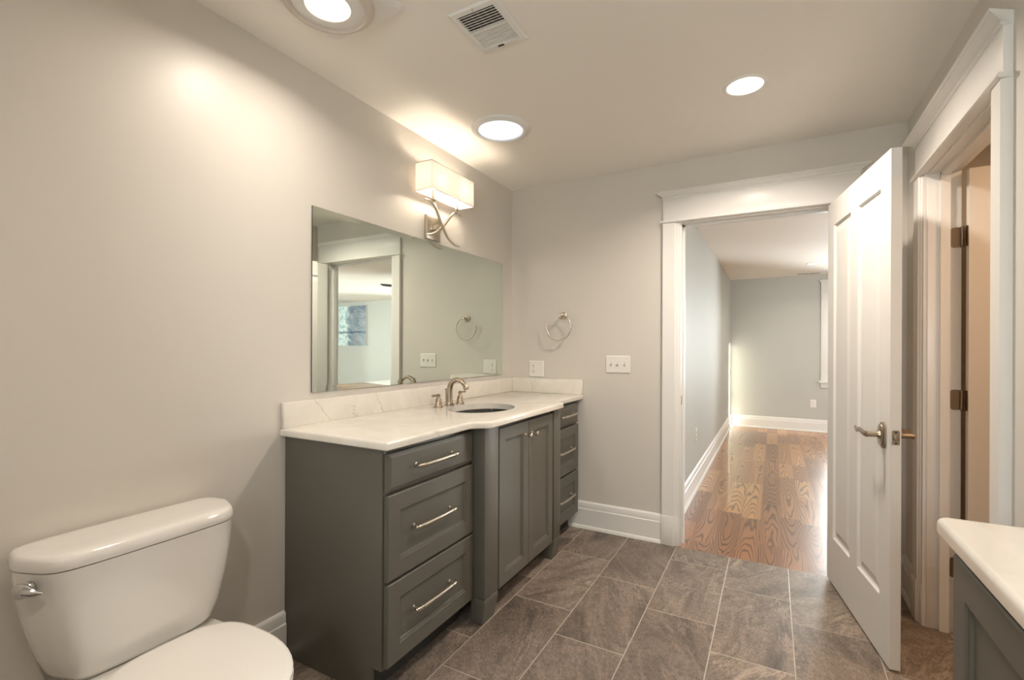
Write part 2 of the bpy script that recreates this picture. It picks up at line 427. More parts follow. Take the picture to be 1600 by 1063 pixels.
def wall_with_holes(axis, c0, c1, a0, a1, z0, z1, holes):
    mb = MB(); holes = sorted(holes); cur = a0
    def B(p, q, r, t):
        (mb.box(c0, c1, p, q, r, t) if axis == 'x' else mb.box(p, q, c0, c1, r, t))
    for (h0, h1, hz0, hz1) in holes:
        B(cur, h0, z0, z1); B(h0, h1, z0, hz0); B(h0, h1, hz1, z1); cur = h1
    B(cur, a1, z0, z1); return mb
WIN1 = (2.45, 3.45, 0.76, 2.08); ADDED_WIN2 = (4.35, 5.35, 0.76, 2.08); WIN3 = (3.96, 4.27, 0.35, 2.08); WIN4 = (1.55, 2.2, 1.35, 2.0)
ADDED_WINS = [(4.75, 5.55, 0.5, 2.08), (5.95, 6.75, 0.5, 2.08), (7.15, 7.95, 0.5, 2.08)]  # window openings out of view, added to brighten the bedroom
struct('wall_rear', wall_with_holes('y', RY0 - WT, RY0, 0, RX1, -0.06, H + 0.06, [WIN4]), M_WALL, 'bathroom wall behind the viewpoint with a window', 'wall', smooth=0)
struct('wall_bedroom_left', MB().box(BX0 - WT, BX0, WT, BY1 + 0.1, -0.06, BH + 0.06), M_WALLB, 'cool grey side wall seen through the doorway at left', 'wall', smooth=0)
struct('wall_bedroom_far', wall_with_holes('y', BY1, BY1 + 0.1, BX0, BX1 + WT, -0.06, BH + 0.06, [WIN1, ADDED_WIN2]), M_WALLB, 'grey green end wall of the room beyond the doorway', 'wall', smooth=0)
struct('wall_bedroom_near', wall_with_holes('y', 0, WT, CX1 + WT, BX1 + WT, -0.06, BH + 0.06, ADDED_WINS), M_WALLB, 'wall of the bedroom with three added unseen windows beside the bathroom', 'wall', smooth=0)
struct('wall_bedroom_right', wall_with_holes('x', BX1, BX1 + WT, 0, BY1, -0.06, BH + 0.06, [WIN3]), M_WALLB, 'far side wall of the room beyond the doorway', 'wall', smooth=0)

# baseboards: tall board, stepped cap and shoe moulding; profile in (distance from wall, height)
BB = [(0, 0), (0.030, 0), (0.029, 0.010), (0.024, 0.018), (0.017, 0.021), (0.017, 0.132), (0.013, 0.137), (0.013, 0.172), (0.010, 0.178), (0.004, 0.183), (0, 0.183)]
def baseboard(name, runs, label):
    mb = MB()
    for (side, c, a, b) in runs:
        if side == '+x': mb.prism([(c + d, z) for d, z in BB], 'y', a, b)
        if side == '-x': mb.prism([(c - d, z) for d, z in BB], 'y', a, b)
        if side == '-y': mb.prism([(c - d, z) for d, z in BB], 'x', a, b)
        if side == '+y': mb.prism([(c + d, z) for d, z in BB], 'x', a, b)
    return struct(name, mb, M_TRIM, label, 'baseboard', smooth=0.5)
baseboard('baseboard_left', [('+x', 0, RY0, -1.906)], 'white baseboard along the wall between toilet and vanity')
baseboard('baseboard_back', [('-y', 0, 0.0, OX0 - 0.112), ('-y', 0, OX1 + 0.112, W)], 'white baseboard under the switch plate beside the vanity')
baseboard('baseboard_right', [('-x', W, DY1 + 0.112, -0.030), ('-x', W, -1.75, DY0 - 0.112)], 'white baseboard in the corner behind the open door')
baseboard('baseboard_bedroom_left', [('+x', BX0, WT, BY1)], 'white baseboard along the left wall past the doorway')
baseboard('baseboard_bedroom_far', [('-y', BY1, BX0 + 0.03, BX1)], 'white baseboard across the far end wall')

# doorway trim: jambs, stepped casings, flat head board, crown cap
def door_trim(name, label, w0, w1, hz, base, mapf, depth):
    """local frame: a along the wall, d out of the wall into the bathroom, z up"""
    root = thing(name, label, 'door frame', base, kind='structure')
    def P(mb): return mb.xf(lambda v: Vector(mapf(v.x, v.y, v.z)) - Vector(base))
    CW = 0.104
    def prof(s):   # casing cross-section, s = +1 opening lies at larger a
        return [(0, 0), (0, 0.028), (0.072, 0.027), (0.076, 0.021), (0.084, 0.020), (0.088, 0.015), (CW, 0.013), (CW, 0)]
    for s in (0, 1):
        mb = MB()
        pts = prof(s)
        poly = [((w0 - 0.006 - CW + a) if s == 0 else (w1 + 0.006 + CW - a), d) for a, d in pts]
        mb.prism(poly, 'z', 0.0, hz + 0.006)
        P(mb).build('casing', M_TRIM, root, smooth=0.5)
        mb = MB()
        pl = [((w0 - 0.010 - CW + a) if s == 0 else (w1 + 0.010 + CW - a), d + (0.004 if d else 0)) for a, d in pts]
        mb.prism(pl, 'z', 0.0, 0.185)
        P(mb).build('plinth', M_TRIM, root, bevel=0.0015, smooth=0.5)
    e0, e1 = w0 - 0.006 - CW, w1 + 0.006 + CW
    mb = MB().box(e0, e1, 0, 0.023, hz + 0.022, hz + 0.162)
    P(mb).build('head_board', M_TRIM, root, bevel=0.001)
    lip = [(0, hz + 0.006), (0.034, hz + 0.006), (0.040, hz + 0.010), (0.041, hz + 0.015), (0.036, hz + 0.021), (0, hz + 0.022)]
    mb = MB(); x = 0.014
    mb.loft([[(e0 - min(x, d * 0.4), d, z) for d, z in lip], [(e1 + min(x, d * 0.4), d, z) for d, z in lip]])
    P(mb).build('fillet', M_TRIM, root, smooth=0.5)
    crown = [(0, 0.160), (0.027, 0.160), (0.027, 0.166), (0.031, 0.168), (0.0325, 0.1715), (0.031, 0.175), (0.028, 0.176), (0.028, 0.179), (0.033, 0.1815), (0.040, 0.187), (0.049, 0.195), (0.058, 0.199), (0.058, 0.2015), (0.063, 0.203), (0.066, 0.206), (0.066, 0.213), (0, 0.213)]
    crown = [(d, 0.160 + (z - 0.160) * 0.74) for d, z in crown]
    mb = MB()
    mb.loft([[(e0 - max(0, d - 0.024), d, hz + z) for d, z in crown], [(e1 + max(0, d - 0.024), d, hz + z) for d, z in crown]])
    P(mb).build('crown', M_TRIM, root, smooth=0.25)
    mb = MB()
    mb.box(w0 - J, w0, -depth, 0, 0, hz + J).box(w1, w1 + J, -depth, 0, 0, hz + J).box(w0, w1, -depth, 0, hz, hz + J)
    P(mb).build('jamb', M_TRIM, root, bevel=0.001)
    return root, P
t1, P1 = door_trim('trim_1', 'white door casing with crown around the bedroom doorway', OX0, OX1, OZ, (OX0, 0, 0), lambda a, d, z: (a, -d, z), WT)
mb = MB().box(OX0, OX0 + 0.012, -0.085, -0.050, 0, OZ).box(OX1 - 0.012, OX1, -0.085, -0.050, 0, OZ).box(OX0, OX1, -0.085, -0.050, OZ - 0.012, OZ)
P1(mb).build('door_stop', M_TRIM, t1)
mb = MB(); mb.prism(rrect(-0.020, 0.920, 0.016, 0.030, 0.006), 'x', OX0 - 0.001, OX0 + 0.0025)
P1(mb).build('strike_plate', M_BRONZE, t1)
t2, P2 = door_trim('trim_2', 'white door casing with crown around the right hand doorway', DY0, DY1, OZ, (W, DY1, 0), lambda a, d, z: (W - d, a, z), WT)
mb = MB().box(DY0, DY0 + 0.012, -0.075, -0.042, 0, OZ).box(DY1 - 0.012, DY1, -0.075, -0.042, 0, OZ).box(DY0, DY1, -0.075, -0.042, OZ - 0.012, OZ)
P2(mb).build('door_stop', M_TRIM, t2)

# ------------------------------------------------------------------ doors
def door_leaf(mb, L, T, Ht, panels):
    """leaf in local coords: x from 0 to L along the leaf, y thickness -T..0, z"""
    xs = sorted({0, L, *[p[0] for p in panels], *[p[1] for p in panels]}); zs = sorted({0.012, Ht, *[p[2] for p in panels], *[p[3] for p in panels]})
    def inp(x, z): return any(p[0] < x < p[1] and p[2] < z < p[3] for p in panels)
    for i in range(len(xs) - 1):
        for k in range(len(zs) - 1):
            if not inp((xs[i] + xs[i + 1]) / 2, (zs[k] + zs[k + 1]) / 2):
                mb.box(xs[i], xs[i + 1], -T, 0, zs[k], zs[k + 1])
    for (a, b, c, d) in panels:
        for yf, sg in ((0, -1), (-T, 1)):
            rings = []
            for ins, dep in ((0, 0), (0.006, 0.009), (0.012, 0.011), (0.020, 0.011), (0.052, 0.003), (0.058, 0.003)):
                y = yf + sg * dep
                rings.append([(a + ins, y, c + ins), (b - ins, y, c + ins), (b - ins, y, d - ins), (a + ins, y, d - ins)])
            mb.loft(rings, cap0=False)
    return mb
def hinge(mb, x, y, z, side, h=0.089):
    mb.cyl((x, y, z - h / 2), (x, y, z + h / 2), 0.0065)
    for k in range(1, 5):
        mb.cyl((x, y, z - h / 2 + k * h / 5 - 0.0006), (x, y, z - h / 2 + k * h / 5 + 0.0006), 0.0069)
    return mb
# bathroom door, swung open towards the right wall
ANG = math.atan2(-0.985, 0.172)
LW = 0.800
d1 = thing('door_1', 'white two panel door standing open into the bathroom', 'door', (OX1 - 0.002, -0.040, 0), ANG, kind='structure')
leaf = door_leaf(MB(), LW, 0.036, 2.032, [(0.098, 0.352, 0.255, 1.905), (0.448, 0.702, 0.255, 1.905)])
# local -y is on the room's left (visible) side after the turn
leaf.build('leaf', M_DOOR, d1, smooth=0)
for z in (0.25, 1.05, 1.80):
    mb = MB(); hinge(mb, -0.006, 0.004, z, 1); mb.prism(rrect(0.015, z, 0.016, 0.0445, 0.012), 'y', 0.0, 0.002)
    mb.build('hinge', M_HINGE, d1)
def lever(parent, s, yface, bx):
    """lever set on face y=yface, s=-1 visible side (-y) / +1 other side"""
    r = MB()
    z0 = 0.910
    for sc, dep in ((1.0, 0.0),):
        rings = []
        for ins, dd in ((0.0, 0.0), (0.0, 0.006), (0.003, 0.009), (0.008, 0.011), (0.010, 0.014), (0.016, 0.015)):
            pts = []
            for (px, pz) in rrect(bx, z0, 0.027 - ins * 0.7, 0.052 - ins, 0.0265 - ins * 0.7 - 0.0005, 8):
                pts.append((px, yface + s * dd, pz))
            rings.append(pts)
        r.loft(rings)
    r.cyl((bx, yface + s * 0.013, z0), (bx, yface + s * 0.022, z0), 0.017, 0.014, 20)
    h = r.build('lever_handle', M_BRONZE, parent)
    l = MB()
    l.cyl((bx, yface + s * 0.020, z0), (bx, yface + s * 0.062, z0), 0.0105, n=18)
    path = smoothpath([(bx + 0.006, yface + s * 0.058, z0), (bx - 0.012, yface + s * 0.064, z0 + 0.002), (bx - 0.05, yface + s * 0.066, z0 + 0.010), (bx - 0.085, yface + s * 0.066, z0 + 0.004), (bx - 0.115, yface + s * 0.062, z0 + 0.010)], 6)
    l.tube(path, [0.010 - 0.003 * i / len(path) for i in range(len(path))], 12, flat=(0.6, 1.2))
    l.build('lever', M_BRONZE, h)
lever(d1, -1, -0.036, 0.740); lever(d1, 1, 0.0, 0.740)
mb = MB(); mb.prism(rrect(-0.018, 0.910, 0.0125, 0.028, 0.005), 'x', LW - 0.001, LW + 0.0015)
lp = mb.build('latch_plate', M_BRONZE, d1)
mb = MB(); mb.prism(rrect(-0.018, 0.910, 0.008, 0.010, 0.003), 'x', LW + 0.0015, LW + 0.009)
mb.build('latch_bolt', M_BRONZE, lp, bevel=0.0015)
for z in (0.889, 0.931): MB().cyl((LW + 0.001, -0.018, z), (LW + 0.0022, -0.018, z), 0.0035).build('screw', M_DARK, lp)
# door of the small room at right, swung open away from the bathroom
d2 = thing('door_2', 'white door folded back inside the right hand doorway', 'door', (W + WT + 0.008, DY1 - 0.012, 0), math.radians(-1.0), kind='structure')
leaf = door_leaf(MB(), 0.745, 0.036, 2.030, [(0.11, 0.325, 0.255, 1.905), (0.42, 0.635, 0.255, 1.905)])
leaf.xf(lambda v: Vector((v.x + 0.004, v.y + 0.000, v.z))).build('leaf', M_DOOR, d2, smooth=0)
for z in (0.29, 1.03, 1.745):
    mb = MB()
    hinge(mb, -0.008, 0.004, z, 1)
    # leaf on the jamb and leaf on the door's edge
    mb.prism([(a, b) for a, b in rrect(-0.027, z, 0.017, 0.0445, 0.010)], 'y', 0.0095, 0.0122)
    mb.prism([(a, b) for a, b in rrect(-0.012, z, 0.017, 0.0445, 0.010)], 'x', 0.0018, 0.0042)
    mb.build('hinge', M_HINGE, d2)

# ------------------------------------------------------------------ windows
def window(name, label, rect, axis, c_in, c_out, casing=True):
    a0, a1, z0, z1 = rect
    root = thing(name, label, 'window', ((a0 + a1) / 2, c_in, z0) if axis == 'y' else (c_in, (a0 + a1) / 2, z0), kind='structure')
    base = root.location.copy(); sg = 1 if c_in < c_out else -1
    def P(mb): return mb.xf(lambda v: (Vector((v.x, c_in + sg * v.y, v.z)) if axis == 'y' else Vector((c_in + sg * v.y, v.x, v.z))) - base)
    t = abs(c_out - c_in); mb = MB()
    for (p, q, r, s_) in ((a0, a0 + 0.045, z0, z1), (a1 - 0.045, a1, z0, z1), (a0, a1, z0, z0 + 0.05), (a0, a1, z1 - 0.045, z1), (a0, a1, (z0 + z1) / 2 - 0.02, (z0 + z1) / 2 + 0.02)):
        mb.box(p, q, t - 0.05, t - 0.012, r, s_)
    P(mb).build('sash', M_TRIM, root, bevel=0.002)
    mb = MB().box(a0 + 0.02, a1 - 0.02, t - 0.033, t - 0.029, z0 + 0.02, z1 - 0.02)
    P(mb).build('pane', M_GLASS, root)
    if casing:
        for p, q in ((a0 - 0.095, a0), (a1, a1 + 0.095)):
            P(MB().box(p, q, -0.022, 0, z0, z1 + 0.006)).build('casing', M_TRIM, root, bevel=0.003)
        mb = MB().box(a0 - 0.095, a1 + 0.095, -0.022, 0, z1 + 0.022, z1 + 0.16).box(a0 - 0.108, a1 + 0.108, -0.035, 0, z1 + 0.006, z1 + 0.022)
        mb.box(a0 - 0.115, a1 + 0.115, -0.05, 0, z1 + 0.16, z1 + 0.19)
        P(mb).build('head_board', M_TRIM, root, bevel=0.002)
        P(MB().box(a0 - 0.125, a1 + 0.125, -0.055, t - 0.05, z0 - 0.022, z0)).build('sill', M_TRIM, root, bevel=0.003)
        P(MB().box(a0 - 0.095, a1 + 0.095, -0.020, 0, z0 - 0.095, z0 - 0.022)).build('apron', M_TRIM, root, bevel=0.003)
    return root
window('window_1', 'white framed window at the edge of the far end wall', WIN1, 'y', BY1, BY1 + 0.1)
window('window_2', 'unseen white framed window added for daylight along the far end wall', ADDED_WIN2, 'y', BY1, BY1 + 0.1)  # out of view, added to bring more daylight into the bedroom
window('window_3', 'narrow tall window in the far side wall', WIN3, 'x', BX1, BX1 + WT)
window('window_4', 'window in the bathroom wall behind the viewpoint', WIN4, 'y', RY0, RY0 - WT)
for i_, w_ in enumerate(ADDED_WINS):
    window('window_%d' % (5 + i_), ['nearest', 'middle', 'farthest'][i_] + ' of the three unseen windows added for daylight beside the bathroom wall', w_, 'y', WT, 0)
def portal(loc, d, sx, sy):
    o = light('daylight_portal', 'AREA', loc, 1.0, (1, 1, 1), size=sx, size_y=sy, shape='RECTANGLE', portal=True)
    o.rotation_euler = Vector(d).to_track_quat('-Z', 'Y').to_euler()
for w_ in ADDED_WINS: portal(((w_[0] + w_[1]) / 2, -0.02, (w_[2] + w_[3]) / 2), (0, 1, 0), w_[1] - w_[0], w_[3] - w_[2])
for w_ in (WIN1, ADDED_WIN2): portal(((w_[0] + w_[1]) / 2, BY1 + 0.12, (w_[2] + w_[3]) / 2), (0, -1, 0), w_[1] - w_[0], w_[3] - w_[2])
portal((BX1 + WT + 0.02, (WIN3[0] + WIN3[1]) / 2, (WIN3[2] + WIN3[3]) / 2), (-1, 0, 0), WIN3[1] - WIN3[0], WIN3[3] - WIN3[2])
portal(((WIN4[0] + WIN4[1]) / 2, RY0 - WT - 0.02, (WIN4[2] + WIN4[3]) / 2), (0, 1, 0), WIN4[1] - WIN4[0], WIN4[3] - WIN4[2])

# ------------------------------------------------------------------ vanity cabinets
def front_panel(mb, y0, y1, z0, z1, xb, xf, stile=None, sg=1):
    """framed (or slab, stile None) front that faces +x (sg=1) or -x (sg=-1)"""
    if stile is None: prof = [(0, xb), (0, xf - 0.006 * sg), (0.004, xf - 0.004 * sg), (0.016, xf)]
    else: prof = [(0, xb), (0, xf - 0.003 * sg), (0.003, xf), (stile, xf), (stile + 0.002, xf - 0.004 * sg), (stile + 0.009, xf - 0.005 * sg), (stile + 0.012, xf - 0.010 * sg)]
    rings = [[(x, y0 + i, z0 + i), (x, y1 - i, z0 + i), (x, y1 - i, z1 - i), (x, y0 + i, z1 - i)] for i, x in prof]
    return mb.loft(rings)
def pull(mb, yc, z, xf, L=0.252):
    a, b = yc - L / 2, yc + L / 2
    for y in (a + 0.012, b - 0.012):
        mb.lathe([(0.0085, 0), (0.0085, 0.003), (0.005, 0.006), (0.0045, 0.028)], (xf, y, z), (1, 0, 0), 14)
    pts = smoothpath([(xf + 0.022, a + 0.002, z), (xf + 0.029, a + 0.008, z), (xf + 0.032, a + 0.04, z), (xf + 0.034, yc, z), (xf + 0.032, b - 0.04, z), (xf + 0.029, b - 0.008, z), (xf + 0.022, b - 0.002, z)], 6)
    mb.tube(pts, [0.006 if i in (0, len(pts) - 1) else 0.0075 for i in range(len(pts))], 12)
    for y in (a + 0.030, a + 0.035, b - 0.030, b - 0.035):
        mb.cyl((xf + 0.0325, y - 0.001, z), (xf + 0.0325, y + 0.001, z), 0.0088, n=14)
    return mb
CZ = 0.893
def drawer_unit(name, label, y0, y1, end_panel):
    t = thing(name, label, 'cabinet', (0.27, (y0 + y1) / 2, 0)); b = t.location
    def L(mb): return mb.xf(lambda v: v - b)
    mb = MB()
    ew = 0.018; e0 = y0 if end_panel == 'left' else y1 - ew
    mb.prism([(0.003, 0.001), (0.478, 0.001), (0.478, 0.105), (0.530, 0.105), (0.530, CZ - 0.001), (0.003, CZ - 0.001)], 'y', e0, e0 + ew)
    mb.box(0.003, 0.5295, (y0 + ew) if end_panel == 'left' else y0, y1 if end_panel == 'left' else e0, 0.105, CZ - 0.001)
    L(mb).build('body', M_CAB, t, bevel=0.0012)
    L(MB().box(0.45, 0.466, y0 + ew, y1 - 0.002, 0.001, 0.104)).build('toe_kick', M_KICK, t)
    for (z0, z1, st) in ((0.737, 0.874, None), (0.420, 0.726, 0.062), (0.116, 0.409, 0.062)):
        mb = MB(); front_panel(mb, y0 + 0.007, y1 - 0.003, z0, z1, 0.5335, 0.552, st)
        d = L(mb).build('drawer', M_CAB, t, smooth=0)
        xf = 0.552 - (0.010 if st else 0)
        L(pull(MB(), (y0 + y1) / 2 - 0.010, (z0 + z1) / 2 + 0.004, xf)).build('handle', M_NICK, d)
    return t
drawer_unit('drawer_cabinet', 'dark grey three drawer cabinet at the near end of the vanity', -1.905, -1.348, 'left')
drawer_unit('drawer_cabinet', 'dark grey three drawer cabinet tucked in the corner by the back wall', -0.474, -0.032, 'right')

sb = thing('sink_cabinet', 'dark grey two door sink cabinet standing forward between the drawers', 'cabinet', (0.30, -0.915, 0)); B0 = sb.location
def L(mb): return mb.xf(lambda v: v - B0)
SY0, SY1 = -1.345, -0.484
mb = MB().box(0.003, 0.585, SY0, SY1, 0.105, 0.886)
mb.v = mb.v[:0]; mb.f = []; mb.mi = []
# open-topped carcass so that the basin has room
mb.box(0.003, 0.020, SY0, SY1, 0.105, CZ - 0.001).box(0.020, 0.534, SY0, SY0 + 0.018, 0.105, CZ - 0.001).box(0.020, 0.534, SY1 - 0.018, SY1, 0.105, CZ - 0.001)
mb.box(0.020, 0.583, SY0 + 0.018, SY1 - 0.018, 0.105, 0.123).box(0.565, 0.583, SY0 + 0.018, SY1 - 0.018, 0.868, CZ - 0.001)
L(mb).build('body', M_CAB, sb)
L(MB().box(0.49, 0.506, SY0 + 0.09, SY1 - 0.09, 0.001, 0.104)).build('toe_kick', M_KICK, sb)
for (p0, p1) in ((SY0 - 0.0005, -1.226), (-0.580, SY1 + 0.0005)):
    q0, q1 = p0, p1
    mb = MB().box(0.535, 0.608, q0, q1, 0.120, CZ - 0.001)
    mb.box(0.537, 0.605, q0 + 0.003, q1 - 0.003, 0.114, 0.120)
    def sq(i, z, s): return [(0.535 + s, q0 + s, z), (0.608 - i, q0 + s, z), (0.608 - i, q1 - i, z), (0.535 + s, q1 - i, z)]
    mb.loft([sq(0.0, 0.114, 0), sq(0.0, 0.092, 0.0), sq(0.010, 0.030, 0.001), sq(0.014, 0.001, 0.002)])
    L(mb).build('post', M_CAB, sb, bevel=0.0012)
for (y0, y1, ky) in ((-1.212, -0.9045, -0.942), (-0.9015, -0.591, -0.868)):
    mb = MB(); front_panel(mb, y0, y1, 0.108, 0.868, 0.584, 0.605, 0.060)
    d = L(mb).build('door', M_CAB, sb, smooth=0)
    mb = MB(); mb.lathe([(0.008, 0), (0.008, 0.003), (0.0045, 0.006), (0.0045, 0.016), (0.008, 0.020), (0.0125, 0.025), (0.0135, 0.030), (0.011, 0.036), (0.005, 0.0385), (0.0005, 0.039)], (0.605, ky, 0.797), (1, 0, 0), 20)
    L(mb).build('knob', M_NICK, d)

# ------------------------------------------------------------------ worktops
def slab(outline, hole, z0, z1, r=0.011):
    """stone slab with an eased edge; outline anticlockwise, optional hole"""
    def offset(pts, d):
        out = []; n = len(pts)
        for i in range(n):
            a, b, c = Vector(pts[i - 1]), Vector(pts[i]), Vector(pts[(i + 1) % n])
            n1 = Vector((-(b - a).y, (b - a).x)).normalized(); n2 = Vector((-(c - b).y, (c - b).x)).normalized()
            k = n1 + n2; k = k / max(0.5, k.dot(k) / 2) if k.length > 1e-6 else n1
            out.append(b + k * d)
        return out
    mb = MB(); prof = [(0.004, z0), (0.0, z0 + 0.004)] + [(r * (1 - math.cos(a)), z1 - r + r * math.sin(a)) for a in [i * PI / 10 for i in range(0, 6)]]
    rings = [[(p.x, p.y, z) for p in offset(outline, d)] for d, z in prof]
    mb.loft(rings, False, False)
    for ring, z in ((rings[-1], z1), (rings[0], z0)):
        bm = bmesh.new()
        loops = [[(x, y) for x, y, _ in ring]] + ([hole] if hole else [])
        for lp_ in loops:
            vs = [bm.verts.new((x, y, z)) for x, y in lp_]
            for i in range(len(vs)): bm.edges.new((vs[i], vs[(i + 1) % len(vs)]))
        bmesh.ops.triangle_fill(bm, use_beauty=True, use_dissolve=False, edges=bm.edges[:])
        bm.verts.index_update()
        mb.add([v.co.copy() for v in bm.verts], [tuple(v.index for v in f.verts) for f in bm.faces]); bm.free()
    if hole:
        mb.loft([[(x, y, z0) for x, y in hole], [(x, y, z1) for x, y in hole]], False, False)
    return mb
def weld_build(mb, name, m, parent, smooth=0.6):
    o = mb.build(name, m, parent, smooth=0)
    bm = bmesh.new(); bm.from_mesh(o.data)
    bmesh.ops.remove_doubles(bm, verts=bm.verts, dist=1e-5); bmesh.ops.recalc_face_normals(bm, faces=bm.faces)
    bm.to_mesh(o.data); bm.free()
    o.data.polygons.foreach_set('use_smooth', [True] * len(o.data.polygons)); o.data.set_sharp_from_angle(angle=smooth)
    return o
TZ0, TZ1 = CZ, 0.924
def ogee(xa, ya, xb, yb, n=10):
    return [(xa + (xb - xa) * (0.5 - 0.5 * math.cos(PI * i / n)), ya + (yb - ya) * i / n) for i in range(n + 1)]
XA, XB = 0.574, 0.646
out = [(0.002, -1.927), (XA - 0.012, -1.927), (XA - 0.003, -1.924), (XA, -1.915)]
out += ogee(XA, -1.425, XB, -1.335)
out += ogee(XB, -0.532, XA, -0.470)
out += [(XA, -0.003), (0.002, -0.003)]
HC, HRX, HRY = (0.352, -0.968), 0.165, 0.215
hole = [(HC[0] + HRX * math.cos(2 * PI * i / 64), HC[1] + HRY * math.sin(2 * PI * i / 64)) for i in range(64)]
ct = thing('countertop', 'white veined stone worktop with oval sink cutout on the vanity', 'countertop', (0.30, -0.96, TZ0)); B1 = ct.location.copy()
def L1(mb): return mb.xf(lambda v: v - B1)
weld_build(L1(slab(out, hole, TZ0, TZ1)), 'slab', M_QUARTZ, ct)
L1(MB().box(0.002, 0.021, -1.925, -0.003, TZ1, 1.027)).build('backsplash', M_QUARTZ, ct, bevel=0.0025)
L1(MB().box(0.021, 0.572, -0.022, -0.003, TZ1, 1.027)).build('side_splash', M_QUARTZ, ct, bevel=0.0025)

# undermounted oval basin
sk = thing('sink', 'dark oval undermounted basin below the worktop cutout', 'sink', (HC[0], HC[1], CZ))
prof = [(1.10, -0.001), (1.03, -0.001), (1.02, -0.006), (1.00, -0.035), (0.94, -0.075), (0.80, -0.115), (0.55, -0.138), (0.25, -0.147), (0.10, -0.149)]
inner = [(r * 1.0, h) for r, h in prof]; outer = [(0.10, -0.160), (0.60, -0.150), (0.88, -0.122), (1.03, -0.075), (1.09, -0.030), (1.10, -0.012)]
mb = MB(); n = 48
rings = [[(r * HRX * math.cos(2 * PI * j / n), r * HRY * math.sin(2 * PI * j / n), h) for j in range(n)] for r, h in inner + outer + [inner[0]]]
mb.loft(rings, False, False)
mb.build('basin', M_SINK, sk)
MB().lathe([(0.001, 0.004), (0.020, 0.004), (0.026, 0.001), (0.026, -0.02)], (0, 0, -0.150), n=24).build('drain', M_NICK, sk)

# widespread faucet
fc = thing('faucet', 'brushed nickel faucet with arched spout and two lever handles', 'faucet', (0.135, -0.968, TZ1 + 0.0003))
mb = MB()
mb.lathe([(0.030, 0), (0.030, 0.003), (0.024, 0.007), (0.0205, 0.014), (0.0175, 0.022), (0.0165, 0.030)], n=24)
path = smoothpath([(0, 0, 0.020), (-0.001, 0, 0.060), (0.003, 0, 0.100), (0.018, 0, 0.130), (0.048, 0, 0.146), (0.080, 0, 0.138), (0.104, 0, 0.116), (0.112, 0, 0.100)], 6)
mb.tube(path, [0.0185 - 0.0062 * min(1, i / (len(path) * 0.6)) for i in range(len(path))], 18)
mb.lathe([(0.0125, 0), (0.0155, 0.003), (0.0165, 0.012), (0.0135, 0.020)], (0.1145, 0, 0.094), (-0.25, 0, 1), 18)
mb.build('spout', M_BRONZE, fc)
mb = MB().cyl((-0.026, 0, 0.0), (-0.026, 0, 0.085), 0.003).sphere((-0.026, 0, 0.089), 0.006, 8)
mb.build('lift_rod', M_BRONZE, fc)
for s in (-1, 1):
    mb = MB(); y = s * 0.102
    mb.lathe([(0.027, 0), (0.027, 0.003), (0.021, 0.008), (0.019, 0.014), (0.018, 0.030), (0.0145, 0.043), (0.0095, 0.050), (0.0085, 0.058), (0.011, 0.061), (0.011, 0.066), (0.006, 0.072), (0.0005, 0.074)], (0, y, 0), n=22)
    mb.tube([(0, y - s * 0.016, 0.064), (0, y + s * 0.01, 0.0645), (0, y + s * 0.035, 0.066), (0, y + s * 0.050, 0.066), (0, y + s * 0.058, 0.066)], [0.004, 0.0055, 0.005, 0.0075, 0.004], 12)
    mb.build('handle', M_BRONZE, fc)

# ------------------------------------------------------------------ mirror with bevelled border
MY0, MY1, MZ0, MZ1 = -1.782, -0.158, 1.0565, 1.858
mi = thing('wall_mirror', 'wide frameless mirror above the vanity worktop', 'mirror', (0, (MY0 + MY1) / 2, MZ0)); B2 = mi.location.copy()
mi.rotation_euler = (0, 0, -0.0022); mi.location.x = 0.0019
def L2(mb): return mb.xf(lambda v: v - B2)
BV = 0.026
def mr(i, x): return [(x, MY0 + i, MZ0 + i), (x, MY1 - i, MZ0 + i), (x, MY1 - i, MZ1 - i), (x, MY0 + i, MZ1 - i)]
L2(MB().loft([mr(BV, 0.002), mr(BV, 0.0075)])).build('glass', M_MIRROR, mi, smooth=0)
L2(MB().loft([mr(0, 0.0068), mr(BV, 0.0075)], False, False)).build('bevel', M_MIRROR, mi, smooth=0)
L2(MB().loft([mr(BV, 0.0015), mr(0, 0.0015), mr(0, 0.0068)], False, False)).build('edge', mat('mirror_edge_dark', (0.02, 0.028, 0.024), 0.3), mi, smooth=0)

# ------------------------------------------------------------------ wall light above the mirror
SX0, SX1, SYA, SYB, SZ0, SZ1 = 0.038, 0.150, -1.152, -0.752, 2.096, 2.247
sc = thing('wall_light', 'twin arm wall light with white box shade above the mirror', 'wall light', (0, -0.965, 1.93)); B3 = sc.location.copy()
def L3(mb): return mb.xf(lambda v: v - B3)
mb = MB(); th = 0.0015
mb.box(SX1 - th, SX1, SYA, SYB, SZ0, SZ1).box(SX0, SX0 + th, SYA, SYB, SZ0, SZ1).box(SX0 + th, SX1 - th, SYA, SYA + th, SZ0, SZ1).box(SX0 + th, SX1 - th, SYB - th, SYB, SZ0, SZ1)
shade = L3(mb).build('lamp_shade', M_SHADE, sc, smooth=0)
mb = MB()
for z in (SZ0, SZ1):
    c = [(SX0, SYA, z), (SX1, SYA, z), (SX1, SYB, z), (SX0, SYB, z)]
    for i in range(4): mb.cyl(c[i], c[(i + 1) % 4], 0.0016, n=8)
L3(mb).build('wire_rim', M_NICK, shade)
mb = MB().box(0.001, 0.020, -1.032, -0.905, 1.868, 2.005)
L3(mb).build('backplate', M_NICK, sc, bevel=0.004)
L3(MB().box(0.018, 0.062, -0.990, -0.945, 1.924, 1.952)).build('bracket', M_NICK, sc, bevel=0.003)
HOLD = (-1.060, -0.842)
